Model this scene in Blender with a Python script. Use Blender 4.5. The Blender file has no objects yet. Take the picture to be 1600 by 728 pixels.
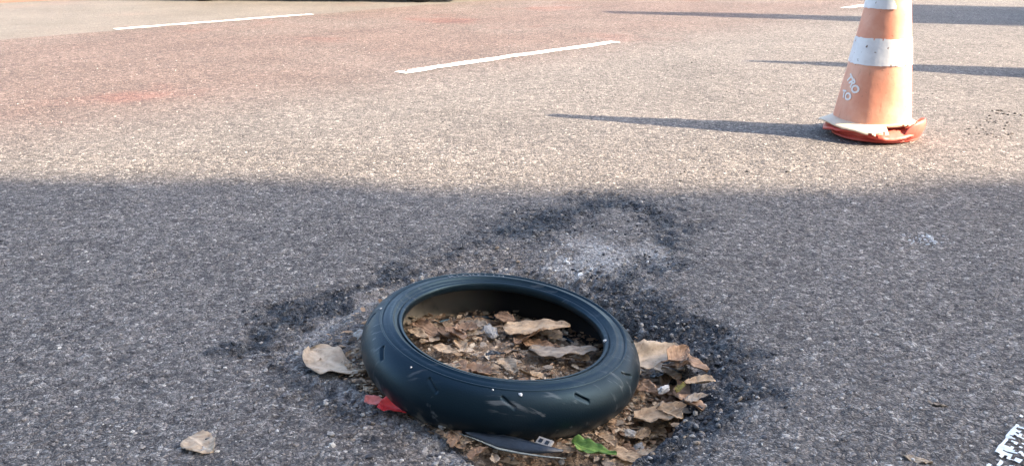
import bpy, bmesh, math, random
import numpy as np
from mathutils import Vector, Matrix, Euler

# ------------------------------------------------------------------ camera, sky, sun, exposure
SC = bpy.context.scene
COL = SC.collection
CAM_H = 0.85
PITCH = math.atan(479 / 1350)            # the lens looks down by this much
cd = bpy.data.cameras.new('camera'); cam = bpy.data.objects.new('camera', cd); COL.objects.link(cam)
cd.sensor_width = 36; cd.lens = 36 * 1350 / 1600; cd.clip_start = 0.05; cd.clip_end = 2000
cam.location = (0, 0, CAM_H); cam.rotation_euler = (math.pi / 2 - PITCH, 0, 0)
SC.camera = cam

SUN_ELEV = math.radians(34)
SUN_AZ = Vector((0.955, -0.297)).normalized()          # the sun stands to the right and a little behind
SUN_DIR = Vector((SUN_AZ.x * math.cos(SUN_ELEV), SUN_AZ.y * math.cos(SUN_ELEV), math.sin(SUN_ELEV)))
world = bpy.data.worlds.new('World'); SC.world = world; world.use_nodes = True
wn = world.node_tree; wn.nodes.clear()
wo = wn.nodes.new('ShaderNodeOutputWorld'); wb = wn.nodes.new('ShaderNodeBackground')
sky = wn.nodes.new('ShaderNodeTexSky'); sky.sky_type = 'NISHITA'; sky.sun_disc = False
sky.sun_elevation = SUN_ELEV; sky.sun_rotation = math.atan2(SUN_AZ.x, SUN_AZ.y)
sky.air_density = 1.0; sky.dust_density = 3.2; sky.ozone_density = 0.8
wb.inputs['Strength'].default_value = 0.14
wn.links.new(sky.outputs[0], wb.inputs[0]); wn.links.new(wb.outputs[0], wo.inputs[0])
sl = bpy.data.lights.new('sun', 'SUN'); sl.energy = 4.1; sl.angle = math.radians(0.55); sl.color = (1.0, 0.81, 0.60)
so = bpy.data.objects.new('sun', sl); COL.objects.link(so)
so.rotation_euler = SUN_DIR.to_track_quat('Z', 'Y').to_euler(); so.location = SUN_DIR * 30
SC.view_settings.view_transform = 'Standard'; SC.view_settings.look = 'None'
SC.view_settings.exposure = 2.25; SC.view_settings.gamma = 1.0
SC.view_settings.use_curve_mapping = False

# ------------------------------------------------------------------ measuring helpers
CP, SP = math.cos(PITCH), math.sin(PITCH)
def at(px, py, z=0.0):
    """place in the street (metres) that a measured spot of the photograph belongs to, at height z"""
    u = (px - 800) / 1350; v = (py - 364) / 1350
    d = (u, CP - v * SP, -SP - v * CP)
    t = (CAM_H - z) / -d[2]
    return Vector((d[0] * t, d[1] * t, z))
def proj(p):
    x, y, z = p[0], p[1], p[2] - CAM_H
    d = y * CP - z * SP; v = y * SP + z * CP
    return 800 + 1350 * x / d, 364 - 1350 * v / d
ROAD = Vector((math.sin(math.radians(44.3)), math.cos(math.radians(44.3))))   # along the road
ACR = Vector((ROAD.y, -ROAD.x))                                                  # across the road
LINE0 = at(793, 90.5).xy.dot(ACR)                                                 # dashed lane line
LINE_FAR = at(334, 34.5).xy.dot(ACR)

# ------------------------------------------------------------------ numpy noise
def _hash(ix, iy, seed):
    h = (ix.astype(np.int64) * 374761393 + iy.astype(np.int64) * 668265263 + seed * 1442695041) & 0xFFFFFFFF
    h = ((h ^ (h >> 13)) * 1274126177) & 0xFFFFFFFF
    h = (h ^ (h >> 16)) & 0xFFFFFFFF
    return h / 4294967296.0
def vnoise(x, y, seed=0):
    ix = np.floor(x); iy = np.floor(y); fx = x - ix; fy = y - iy
    fx = fx * fx * (3 - 2 * fx); fy = fy * fy * (3 - 2 * fy)
    a = _hash(ix, iy, seed); b = _hash(ix + 1, iy, seed); c = _hash(ix, iy + 1, seed); d = _hash(ix + 1, iy + 1, seed)
    return (a + (b - a) * fx) * (1 - fy) + (c + (d - c) * fx) * fy - 0.5
def fbm(x, y, seed=0, o=4):
    s = 0; a = 1.0
    for i in range(o):
        s = s + a * vnoise(x * 2 ** i + 17.3 * i, y * 2 ** i + 5.1 * i, seed + i); a *= 0.5
    return s
def cells(x, y, size, seed):
    """rounded stones on a jittered lattice: height 0..1"""
    gx = np.floor(x / size); gy = np.floor(y / size)
    best = np.zeros_like(x)
    for i in (-1, 0, 1):
        for j in (-1, 0, 1):
            cx = gx + i; cy = gy + j
            px = (cx + _hash(cx, cy, seed)) * size; py = (cy + _hash(cx, cy, seed + 1)) * size
            r = size * (0.45 + 0.45 * _hash(cx, cy, seed + 2)); ht = 0.35 + 0.65 * _hash(cx, cy, seed + 3)
            ang = _hash(cx, cy, seed + 4) * 3.14; ca = np.cos(ang); sa = np.sin(ang)
            dx = x - px; dy = y - py
            u = (dx * ca + dy * sa) / (r * 1.25); v = (-dx * sa + dy * ca) / (r * 0.8)
            q = np.clip(1 - (u * u + v * v), 0, 1)
            best = np.maximum(best, ht * np.sqrt(q))
    return best
def seg_dist(x, y, pts, closed=False):
    n = len(pts); d = np.full(x.shape, 1e9)
    for i in range(n if closed else n - 1):
        a = pts[i]; b = pts[(i + 1) % n]
        vx, vy = b[0] - a[0], b[1] - a[1]
        t = np.clip(((x - a[0]) * vx + (y - a[1]) * vy) / (vx * vx + vy * vy), 0, 1)
        d = np.minimum(d, np.hypot(x - a[0] - t * vx, y - a[1] - t * vy))
    return d
def inside(x, y, pts):
    n = len(pts); r = np.zeros(x.shape, bool)
    for i in range(n):
        x0, y0 = pts[i][0], pts[i][1]; x1, y1 = pts[(i + 1) % n][0], pts[(i + 1) % n][1]
        c = ((y0 > y) != (y1 > y)) & (x < (x1 - x0) * (y - y0) / (y1 - y0 + 1e-12) + x0)
        r ^= c
    return r
def sstep(a, b, v):
    t = np.clip((v - a) / (b - a), 0, 1); return t * t * (3 - 2 * t)

# ------------------------------------------------------------------ the shape of the road surface and the pothole
HOLE = [at(*p).xy for p in ((462, 549), (515, 508), (575, 472), (650, 437), (720, 420), (800, 416), (880, 428), (960, 462), (1030, 503),
        (1085, 560), (1108, 603), (1068, 645), (1015, 688), (965, 735), (870, 765), (765, 728), (700, 690), (640, 655), (570, 627), (510, 590))]
TAR_FAR = [at(*p).xy for p in ((405, 528), (450, 492), (540, 455), (640, 420), (720, 388), (830, 350), (930, 318), (1010, 322), (1048, 352), (1040, 410))]
TAR_RIGHT = [at(*p).xy for p in ((930, 425), (1040, 487), (1110, 540), (1160, 580), (1110, 622), (1055, 655), (1012, 690))]
TAR_LEFT = [at(*p).xy for p in ((408, 532), (440, 570), (500, 607), (560, 660), (630, 725), (700, 790))]
DUST_SPOT = at(945, 398).xy
TYRE_C = Vector((-0.022, 1.62, 0.020)); TYRE_TILT = 0.124

def floor_plane(x, y):
    return np.minimum(-0.030 - 0.122 * (x + 0.022), -0.004)
def surface(x, y, fine=True):
    x = np.asarray(x, float); y = np.asarray(y, float)
    z = 0.006 * fbm(x * 0.9, y * 0.9, 3, 3) + 0.0035 * fbm(x * 9, y * 9, 11, 3)
    near = (np.abs(x) < 2.2) & (y > 0.9) & (y < 4.2)
    m = {k: np.zeros(x.shape) for k in ('tar_and_shade', 'dust', 'soil')}
    if near.any():
        xn, yn = x[near], y[near]
        w1 = 0.03 * fbm(xn * 14, yn * 14, 21, 3)
        d = seg_dist(xn, yn, HOLE, True); d = np.where(inside(xn, yn, HOLE), -d, d) + 0.5 * w1
        d = d + 0.010 * fbm(xn * 45, yn * 45, 23, 2)
        rim = 1 - sstep(-0.030, 0.002, d)
        rt = np.hypot(xn - TYRE_C.x, yn - TYRE_C.y)
        fl = floor_plane(xn, yn) + 0.018 * sstep(0.25, 0.207, rt) + 0.008 * sstep(0.2, 0.05, rt) - 0.026 * sstep(0.285, 0.32, rt) * sstep(-0.2, 0.1, xn) + 0.012 * fbm(xn * 25, yn * 25, 31, 3)
        zz = z[near]
        zz = zz * (1 - rim) + fl * rim
        lip = np.exp(-((d - 0.012) / 0.05) ** 2)
        zz = zz + lip * (0.012 * fbm(xn * 22, yn * 22, 41, 4) - 0.002)
        crack = np.exp(-((d - 0.006 - 0.010 * fbm(xn * 16, yn * 16, 63, 2)) / 0.0065) ** 2) * sstep(1.60, 1.72, yn) * sstep(-0.35, 0.15, xn) * sstep(-0.35, 0.0, fbm(xn * 11, yn * 11, 65, 2))
        zz = zz - 0.020 * crack
        edge = sstep(0.20, 0.0, d) * (1 - rim)
        zz = zz - (0.008 + 0.016 * sstep(-0.35, 0.0, xn)) * edge + edge * 0.006 * fbm(xn * 40, yn * 40, 43, 3)
        t1 = seg_dist(xn, yn, TAR_FAR); t2 = seg_dist(xn, yn, TAR_RIGHT); t3 = seg_dist(xn, yn, TAR_LEFT)
        wob = 0.11 * fbm(xn * 9, yn * 9, 51, 4)
        tar_and_shade = np.maximum(0.84 * sstep(0.115, 0.0, t1 + wob), np.maximum(sstep(0.125, 0.01, t2 + wob * 0.8), 0.62 * sstep(0.07, 0.0, t3 + wob * 0.6)))
        tar_and_shade = np.maximum(tar_and_shade, 0.55 * sstep(0.24, 0.02, t1 + wob * 1.4) * sstep(1.95, 2.3, yn))
        tar_and_shade = sstep(0.08, 0.82, tar_and_shade + 0.50 * fbm(xn * 34, yn * 34, 53, 3)) * np.clip(0.25 + tar_and_shade * 0.9, 0, 1) * sstep(0.0, 0.12, tar_and_shade)
        zz = zz + 0.009 * tar_and_shade * (cells(xn, yn, 0.036, 73) - 0.45)
        zz = zz - 0.006 * tar_and_shade * sstep(-0.3, 0.3, fbm(xn * 12, yn * 12, 57, 2)) + 0.008 * tar_and_shade * fbm(xn * 45, yn * 45, 59, 3)
        ds = np.hypot((xn - DUST_SPOT.x) / 0.20, (yn - DUST_SPOT.y) / 0.19) + 0.9 * fbm(xn * 12, yn * 12, 61, 3)
        dust = sstep(1.0, 0.3, ds)
        nearrim = sstep(0.07, -0.01, d + 0.5 * wob) * (1 - rim)
        wall = sstep(0.03, 0.25, rim) * (1 - sstep(0.75, 1.0, rim)) * sstep(-0.3, 0.0, xn)  # wall's dark broken asphalt, painted near black as shade for depth
        m['tar_and_shade'][near] = np.maximum(np.clip(tar_and_shade * (1 - 0.8 * dust), 0, 1) * (1 - rim), 0.9 * wall)
        m['dust'][near] = np.maximum(dust, 0.7 * nearrim * (1 - sstep(0.2, 0.8, tar_and_shade)))
        m['soil'][near] = sstep(0.6, 1.0, rim) * sstep(-0.015, -0.05, d) * np.maximum(sstep(0.36, 0.29, rt), sstep(0.12, 0.2, xn))
        if fine:
            s = cells(xn, yn, 0.0105, 71) * 0.0028 + cells(xn, yn, 0.023, 81) * 0.0022
            amp = (1 - 0.25 * rim) * (1 + 0.9 * edge + 1.3 * tar_and_shade)
            fade = 1 - sstep(3.3, 4.1, yn) * 0.9
            zz = zz + (s - 0.003) * amp * fade
        z[near] = zz
    return z, m

def axis(lo, hi, step, far_lo, far_hi, g_lo, g_hi):
    a = list(np.arange(lo, hi, step)); s = step; b = []
    v = hi
    while v < far_hi: b.append(v); s *= g_hi; v += s
    b.append(far_hi); s = step; v = lo; c = []
    while v > far_lo:
        s *= g_lo; v -= s; c.append(max(v, far_lo))
    return np.array(c[::-1] + a + b)

# ------------------------------------------------------------------ small building kit
def link(o, parent=None):
    COL.objects.link(o)
    if parent is not None: o.parent = parent
    return o
def tag(o, label=None, cat=None, group=None, kind=None):
    for k, v in (('label', label), ('category', cat), ('group', group), ('kind', kind)):
        if v: o[k] = v
    return o
def empty(name, loc=(0, 0, 0), rot=(0, 0, 0)):
    o = bpy.data.objects.new(name, None); link(o); o.location = loc; o.rotation_euler = rot
    o.empty_display_size = 0.1
    return o
def mesh_np(name, V, F, mat, parent=None, smooth=True):
    """V (n,3), F (m,k) all faces of k corners"""
    V = np.ascontiguousarray(V, np.float32); F = np.ascontiguousarray(F, np.int32)
    me = bpy.data.meshes.new(name); k = F.shape[1]
    me.vertices.add(len(V)); me.vertices.foreach_set('co', V.ravel())
    me.loops.add(F.size); me.loops.foreach_set('vertex_index', F.ravel())
    me.polygons.add(len(F)); me.polygons.foreach_set('loop_start', np.arange(0, F.size, k, dtype=np.int32))
    me.polygons.foreach_set('loop_total', np.full(len(F), k, np.int32))
    me.polygons.foreach_set('use_smooth', np.full(len(F), smooth))
    me.update(calc_edges=True)
    if mat: me.materials.append(mat)
    return link(bpy.data.objects.new(name, me), parent)
def mesh_py(name, V, F, mat, parent=None, smooth=False):
    me = bpy.data.meshes.new(name); me.from_pydata([tuple(v) for v in V], [], F); me.update()
    if smooth: me.polygons.foreach_set('use_smooth', [True] * len(me.polygons))
    if mat: me.materials.append(mat)
    return link(bpy.data.objects.new(name, me), parent)
def point_attr(o, name, vals):
    a = o.data.attributes.new(name, 'FLOAT', 'POINT'); a.data.foreach_set('value', np.ascontiguousarray(vals, np.float32))
def color_attr(o, name, rgb):
    a = o.data.attributes.new(name, 'FLOAT_COLOR', 'POINT')
    c = np.ones((len(rgb), 4), np.float32); c[:, :3] = rgb; a.data.foreach_set('color', c.ravel())
def lathe(name, prof, n, mat, parent=None, closed=False, wob=None, smooth=True):
    a = np.linspace(0, 2 * np.pi, n, endpoint=False); P = np.array(prof); m = len(P)
    V = np.zeros((n, m, 3)); V[..., 0] = np.cos(a)[:, None] * P[:, 0]; V[..., 1] = np.sin(a)[:, None] * P[:, 0]; V[..., 2] = P[:, 1]
    if wob is not None: V = wob(V, a)
    i = np.arange(n)[:, None]; j = np.arange(m if closed else m - 1)[None, :]; j2 = (j + 1) % m
    F = np.stack([i * m + j, ((i + 1) % n) * m + j, ((i + 1) % n) * m + j2, i * m + j2], -1).reshape(-1, 4)
    return mesh_np(name, V.reshape(-1, 3), F, mat, parent, smooth)
def bm_obj(name, bm, mat, parent=None, smooth=False):
    me = bpy.data.meshes.new(name); bm.normal_update(); bm.to_mesh(me); bm.free()
    if smooth: me.polygons.foreach_set('use_smooth', [True] * len(me.polygons))
    if mat: me.materials.append(mat)
    return link(bpy.data.objects.new(name, me), parent)
def bm_box(bm, c, s, bevel=0.0):
    r = bmesh.ops.create_cube(bm, size=1, matrix=Matrix.Translation(c) @ Matrix.Diagonal((*s, 1)))
    if bevel:
        es = list({e for v in r['verts'] for e in v.link_edges})
        bmesh.ops.bevel(bm, geom=es, offset=bevel, segments=2, affect='EDGES', profile=0.6)
def box(name, c, s, mat, parent=None, bevel=0.0):
    bm = bmesh.new(); bm_box(bm, c, s, bevel); return bm_obj(name, bm, mat, parent)

# ------------------------------------------------------------------ node kit
class N:
    def __init__(s, name):
        s.m = bpy.data.materials.new(name); s.m.use_nodes = True; s.t = s.m.node_tree; s.t.nodes.clear()
        s.out = s.n('OutputMaterial'); s.b = s.n('BsdfPrincipled'); s.t.links.new(s.b.outputs[0], s.out.inputs[0])
    def n(s, k, **kw):
        x = s.t.nodes.new('ShaderNode' + k)
        for a, v in kw.items(): setattr(x, a, v)
        return x
    def put(s, sock, v):
        if hasattr(v, 'is_output'): s.t.links.new(v, sock)
        elif isinstance(v, tuple) and len(v) == 3 and sock.type == 'RGBA': sock.default_value = (*v, 1)
        else: sock.default_value = v
    def set(s, **kw):
        for k, v in kw.items(): s.put(s.b.inputs[k.replace('_', ' ')], v)
        return s
    def math(s, op, a, b=0.0, clamp=False):
        x = s.n('Math', operation=op, use_clamp=clamp); s.put(x.inputs[0], a); s.put(x.inputs[1], b); return x.outputs[0]
    def mix(s, f, a, b, mode='MIX'):
        x = s.n('Mix', data_type='RGBA', blend_type=mode); s.put(x.inputs[0], f); s.put(x.inputs[6], a); s.put(x.inputs[7], b); return x.outputs[2]
    def ramp(s, v, *stops):
        x = s.n('ValToRGB'); e = x.color_ramp.elements
        while len(e) < len(stops): e.new(0.5)
        for i, (p, c) in enumerate(stops):
            e[i].position = p; e[i].color = (*c, 1) if isinstance(c, tuple) else (c, c, c, 1)
        s.put(x.inputs[0], v); return x.outputs[0]
    def rng(s, v, a, b, c=0.0, d=1.0):
        x = s.n('MapRange', interpolation_type='SMOOTHSTEP'); s.put(x.inputs[0], v)
        for i, q in enumerate((a, b, c, d)): s.put(x.inputs[i + 1], q)
        return x.outputs[0]
    def coord(s, k='Object'): return s.n('TexCoord').outputs[k]
    def pos(s): return s.n('NewGeometry').outputs['Position']
    def noise(s, v, scale, detail=3.0, rough=0.55, dist=0.0, out='Fac'):
        x = s.n('TexNoise'); s.put(x.inputs['Vector'], v); x.inputs['Scale'].default_value = scale
        x.inputs['Detail'].default_value = detail; x.inputs['Roughness'].default_value = rough; x.inputs['Distortion'].default_value = dist
        return x.outputs[out]
    def vor(s, v, scale, feature='F1', out='Distance', rnd=1.0):
        x = s.n('TexVoronoi', feature=feature); s.put(x.inputs['Vector'], v); x.inputs['Scale'].default_value = scale
        x.inputs['Randomness'].default_value = rnd; return x.outputs[out]
    def attr(s, k, out='Fac'): return s.n('Attribute', attribute_name=k).outputs[out]
    def bump(s, h, dist, strength=1.0, normal=None):
        x = s.n('Bump'); s.put(x.inputs['Height'], h); x.inputs['Distance'].default_value = dist; x.inputs['Strength'].default_value = strength
        if normal is not None: s.put(x.inputs['Normal'], normal)
        return x.outputs[0]
    def dot(s, v, d):
        x = s.n('VectorMath', operation='DOT_PRODUCT'); s.put(x.inputs[0], v); x.inputs[1].default_value = d; return x.outputs['Value']
    def sepx(s, c, i):
        x = s.n('SeparateColor'); s.put(x.inputs[0], c); return x.outputs[i]

def mat_asphalt():
    k = N('worn_asphalt'); p = k.pos()
    # stones of two sizes, each with a tint of its own, set in dark binder
    wv = k.n('VectorMath', operation='MULTIPLY_ADD')
    k.put(wv.inputs[0], k.noise(p, 75, 3, out='Color')); wv.inputs[1].default_value = (0.019, 0.019, 0.019); k.put(wv.inputs[2], p)
    q = wv.outputs[0]
    d1 = k.vor(q, 112); c1 = k.vor(q, 112, out='Color'); e1 = k.vor(q, 112, 'DISTANCE_TO_EDGE')
    d2 = k.vor(q, 50); c2 = k.vor(q, 50, out='Color'); e2 = k.vor(q, 50, 'DISTANCE_TO_EDGE')
    tone = k.math('ADD', k.math('MULTIPLY', k.sepx(c1, 0), 0.6), k.math('MULTIPLY', k.sepx(c2, 0), 0.4))
    stone = k.ramp(tone, (0.12, (0.105, 0.097, 0.092)), (0.42, (0.210, 0.190, 0.176)), (0.70, (0.275, 0.250, 0.229)), (0.93, (0.47, 0.44, 0.40)))
    gn = k.rng(k.noise(p, 130, 3, 0.6), 0.34, 0.62)
    gap = k.math('MINIMUM', k.math('ADD', k.rng(e1, 0.0, 0.20), k.math('MULTIPLY', gn, 0.45), True), k.math('ADD', k.rng(e2, 0.0, 0.09), k.math('MULTIPLY', gn, 0.35), True))
    gap = k.math('MULTIPLY', gap, k.rng(k.noise(p, 95, 4, 0.65), 0.27, 0.45, 0.25, 1.0))
    pit = k.math('MULTIPLY', k.rng(k.noise(p, 86, 3, 0.55, 0.6), 0.42, 0.36), k.rng(k.noise(p, 21, 2), 0.30, 0.55, 0.5, 1.0))
    worn = k.rng(k.noise(p, 5.0, 4), 0.30, 0.70)
    gap = k.math('MAXIMUM', gap, k.math('MULTIPLY', worn, 0.45))
    col = k.mix(gap, (0.038, 0.037, 0.040), stone)
    col = k.mix(k.math('MULTIPLY', pit, 0.72), col, (0.035, 0.034, 0.037))
    # lanes: reddish dust along the middle lane, grey-green lane beyond the far line
    s = k.dot(p, (ACR.x, ACR.y, 0)); wav = k.math('MULTIPLY', k.math('SUBTRACT', k.noise(p, 0.7, 3), 0.5), 0.35)
    sw = k.math('ADD', s, wav)
    mid = k.math('MULTIPLY', k.rng(sw, LINE0 + 0.9, LINE0 - 0.6), k.rng(k.noise(p, 0.55, 4), 0.25, 0.6, 0.55, 1.0))
    col = k.mix(mid, col, k.mix(1.0, col, (0.90, 0.735, 0.695), 'MULTIPLY'))
    red = k.math('MULTIPLY', k.rng(k.noise(p, 0.8, 3), 0.56, 0.72), k.rng(sw, LINE0 + 0.6, LINE0 - 0.5))
    col = k.mix(k.math('MULTIPLY', red, 0.75), col, k.mix(1.0, col, (1.15, 0.78, 0.75), 'MULTIPLY'))
    far = k.rng(k.math('ADD', s, k.math('MULTIPLY', wav, 0.25)), LINE_FAR + 0.10, LINE_FAR - 0.02)
    pale = k.mix(0.55, col, (0.185, 0.186, 0.165))
    col = k.mix(far, col, pale)
    big = k.noise(p, 1.4, 4)
    col = k.mix(1.0, col, k.ramp(big, (0.3, 0.86), (0.7, 1.10)), 'MULTIPLY')
    # long seam in the far lane
    seam = k.math('ABSOLUTE', k.math('SUBTRACT', k.math('ADD', s, k.math('MULTIPLY', wav, 0.3)), LINE0 * 0.45 + LINE_FAR * 0.55))
    col = k.mix(k.math('MULTIPLY', k.rng(seam, 0.045, 0.01), 0.35), col, (0.07, 0.05, 0.05))
    # fresh bitumen round the hole; shade painted on the hole wall comes with it
    tar_and_shade = k.math('MULTIPLY', k.attr('tar_and_shade'), k.rng(k.noise(p, 55, 3), 0.30, 0.50, 0.70, 1.0))
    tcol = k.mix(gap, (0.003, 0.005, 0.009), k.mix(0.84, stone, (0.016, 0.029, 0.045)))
    col = k.mix(tar_and_shade, col, tcol)
    dust = k.math('MULTIPLY', k.attr('dust'), k.rng(k.noise(p, 70, 3), 0.30, 0.60))
    col = k.mix(k.math('MULTIPLY', dust, 0.75), col, k.mix(gap, (0.20, 0.20, 0.20), (0.52, 0.515, 0.50)))
    # soil in the hole
    so_ = k.mix(k.noise(p, 120, 4), (0.11, 0.075, 0.05), (0.46, 0.34, 0.235))
    col = k.mix(k.attr('soil'), col, so_)
    h = k.math('ADD', k.math('MULTIPLY', k.rng(e1, 0.0, 0.35), 0.6), k.math('ADD', k.math('MULTIPLY', k.sepx(c1, 1), 0.5), k.math('MULTIPLY', k.rng(e2, 0.0, 0.2), 0.5)))
    h = k.math('SUBTRACT', k.math('ADD', h, k.math('MULTIPLY', k.noise(p, 420, 2), 0.35)), k.math('MULTIPLY', pit, 0.9))
    k.set(Base_Color=col, Roughness=k.ramp(tar_and_shade, (0.0, 0.86), (1.0, 0.54)), Normal=k.bump(h, 0.0036, 0.9))
    k.b.inputs['Specular IOR Level'].default_value = 0.35
    return k.m
def mat_paint(name, col, wear=0.5):
    k = N(name); p = k.pos()
    w = k.rng(k.noise(p, 38, 4), 0.60 - wear * 0.2, 0.75)
    c = k.mix(k.math('MULTIPLY', w, 0.6), col, (0.38, 0.36, 0.33))
    k.set(Base_Color=c, Roughness=0.7, Normal=k.bump(k.vor(p, 105), 0.002, 0.6)); return k.m
def mat_simple(name, col, rough=0.6, var=0.15, scale=12.0, bump=0.0, metal=0.0):
    k = N(name); p = k.coord()
    c = k.mix(1.0, col, k.ramp(k.noise(p, scale, 4), (0.25, 1 - var), (0.75, 1 + var)), 'MULTIPLY')
    k.set(Base_Color=c, Roughness=rough, Metallic=metal)
    if bump: k.set(Normal=k.bump(k.noise(p, scale * 4, 3), bump))
    return k.m
def mat_rubber(name, base, rough, scuffs):
    k = N(name); p = k.coord()
    mp = k.n('Mapping'); k.put(mp.inputs[0], p); mp.inputs['Rotation'].default_value = (0.4, 0.9, 0.5); mp.inputs['Scale'].default_value = (9, 90, 30)
    sc = k.rng(k.noise(mp.outputs[0], 1.0, 3, 0.6, 0.4), 0.57, 0.67)
    sc = k.math('MULTIPLY', sc, k.rng(k.noise(p, 9, 2), 0.44, 0.56))
    z = k.n('SeparateXYZ'); k.put(z.inputs[0], p)
    low = k.math('MULTIPLY', k.rng(z.outputs[2], 0.0, -0.040), k.rng(k.noise(p, 26, 4), 0.50, 0.62))
    dusty = k.rng(k.noise(p, 7, 5, 0.6), 0.42, 0.75)
    c = k.mix(k.math('MULTIPLY', dusty, 0.035), base, (0.16, 0.175, 0.185))
    c = k.mix(k.math('MULTIPLY', sc, 0.30 * scuffs), c, (0.27, 0.29, 0.30))
    c = k.mix(k.math('MULTIPLY', low, 0.45 * scuffs), c, (0.30, 0.27, 0.22))
    r = k.math('ADD', k.math('MULTIPLY', dusty, 0.22), rough)
    k.set(Base_Color=c, Roughness=r, Normal=k.bump(k.noise(p, 340, 2), 0.0006, 0.5))
    k.b.inputs['Specular IOR Level'].default_value = 0.40; k.b.inputs['Specular Tint'].default_value = (0.44, 0.76, 1.0, 1)
    return k.m
def mat_liner():
    k = N('inner_rubber'); p = k.coord()
    x = k.n('SeparateXYZ'); k.put(x.inputs[0], p)
    lit_mud = k.math('MULTIPLY', k.rng(x.outputs[0], 0.02, -0.16), k.rng(k.noise(p, 14, 4), 0.25, 0.55))  # lit left inside of the tyre painted in as brown patches
    c = k.mix(lit_mud, (0.003, 0.004, 0.006), (0.27, 0.24, 0.19))
    k.set(Base_Color=c, Roughness=0.75); return k.m
def mat_leaf(name, lo, hi, spot=(0.10, 0.055, 0.03)):
    k = N(name); g = k.coord('Generated'); o = k.coord()
    r = k.n('ObjectInfo').outputs['Random']
    off = k.n('VectorMath', operation='MULTIPLY_ADD'); k.put(off.inputs[0], r); off.inputs[1].default_value = (9, 7, 5); k.put(off.inputs[2], o)
    n1 = k.noise(off.outputs[0], 55, 5, 0.62)
    c = k.mix(k.rng(n1, 0.28, 0.72), lo, hi)
    c = k.mix(1.0, c, k.ramp(r, (0.0, 0.72), (1.0, 1.18)), 'MULTIPLY')
    c = k.mix(k.math('MULTIPLY', k.rng(k.noise(off.outputs[0], 95, 3), 0.60, 0.72), 0.7), c, spot)
    vein = k.attr('vein')
    c = k.mix(k.math('MULTIPLY', vein, 0.55), c, tuple(min(1, v * 1.35) for v in hi))
    h = k.math('ADD', k.math('MULTIPLY', vein, 1.0), n1)
    k.set(Base_Color=c, Roughness=0.72, Normal=k.bump(h, 0.0018, 0.8)); return k.m
def mat_vcol(name, rough=0.85, bump=0.001, scale=160):
    k = N(name); p = k.pos()
    c = k.mix(1.0, k.attr('tint', 'Color'), k.ramp(k.noise(p, scale, 3), (0.25, 0.72), (0.75, 1.25)), 'MULTIPLY')
    k.set(Base_Color=c, Roughness=rough, Normal=k.bump(k.noise(p, scale * 2, 2), bump)); return k.m
def mat_cone(name, base, fade):
    k = N(name); p = k.coord()
    n = k.rng(k.noise(p, 6, 5, 0.6), 0.35, 0.7)
    c = k.mix(n, base, fade)
    mp = k.n('Mapping'); k.put(mp.inputs[0], p); mp.inputs['Scale'].default_value = (30, 30, 5)
    dirt = k.rng(k.noise(mp.outputs[0], 1, 4, 0.65), 0.60, 0.76)
    c = k.mix(k.math('MULTIPLY', dirt, 0.45), c, (0.20, 0.10, 0.07))
    spk = k.rng(k.noise(p, 80, 2), 0.70, 0.76)
    c = k.mix(k.math('MULTIPLY', spk, 0.6), c, (0.12, 0.06, 0.04))
    k.set(Base_Color=c, Roughness=0.5, Normal=k.bump(k.noise(p, 14, 3), 0.004, 0.6)); return k.m
def mat_band():
    k = N('reflective_sheet'); p = k.coord()
    n = k.rng(k.noise(p, 22, 4), 0.42, 0.75)
    c = k.mix(k.math('MULTIPLY', n, 0.35), (0.74, 0.77, 0.80), (0.45, 0.46, 0.48))
    spk = k.rng(k.noise(p, 46, 3), 0.66, 0.71)
    c = k.mix(spk, c, (0.16, 0.10, 0.07))
    k.set(Base_Color=c, Roughness=0.42, Normal=k.bump(k.noise(p, 30, 3), 0.002, 0.6)); return k.m

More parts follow.
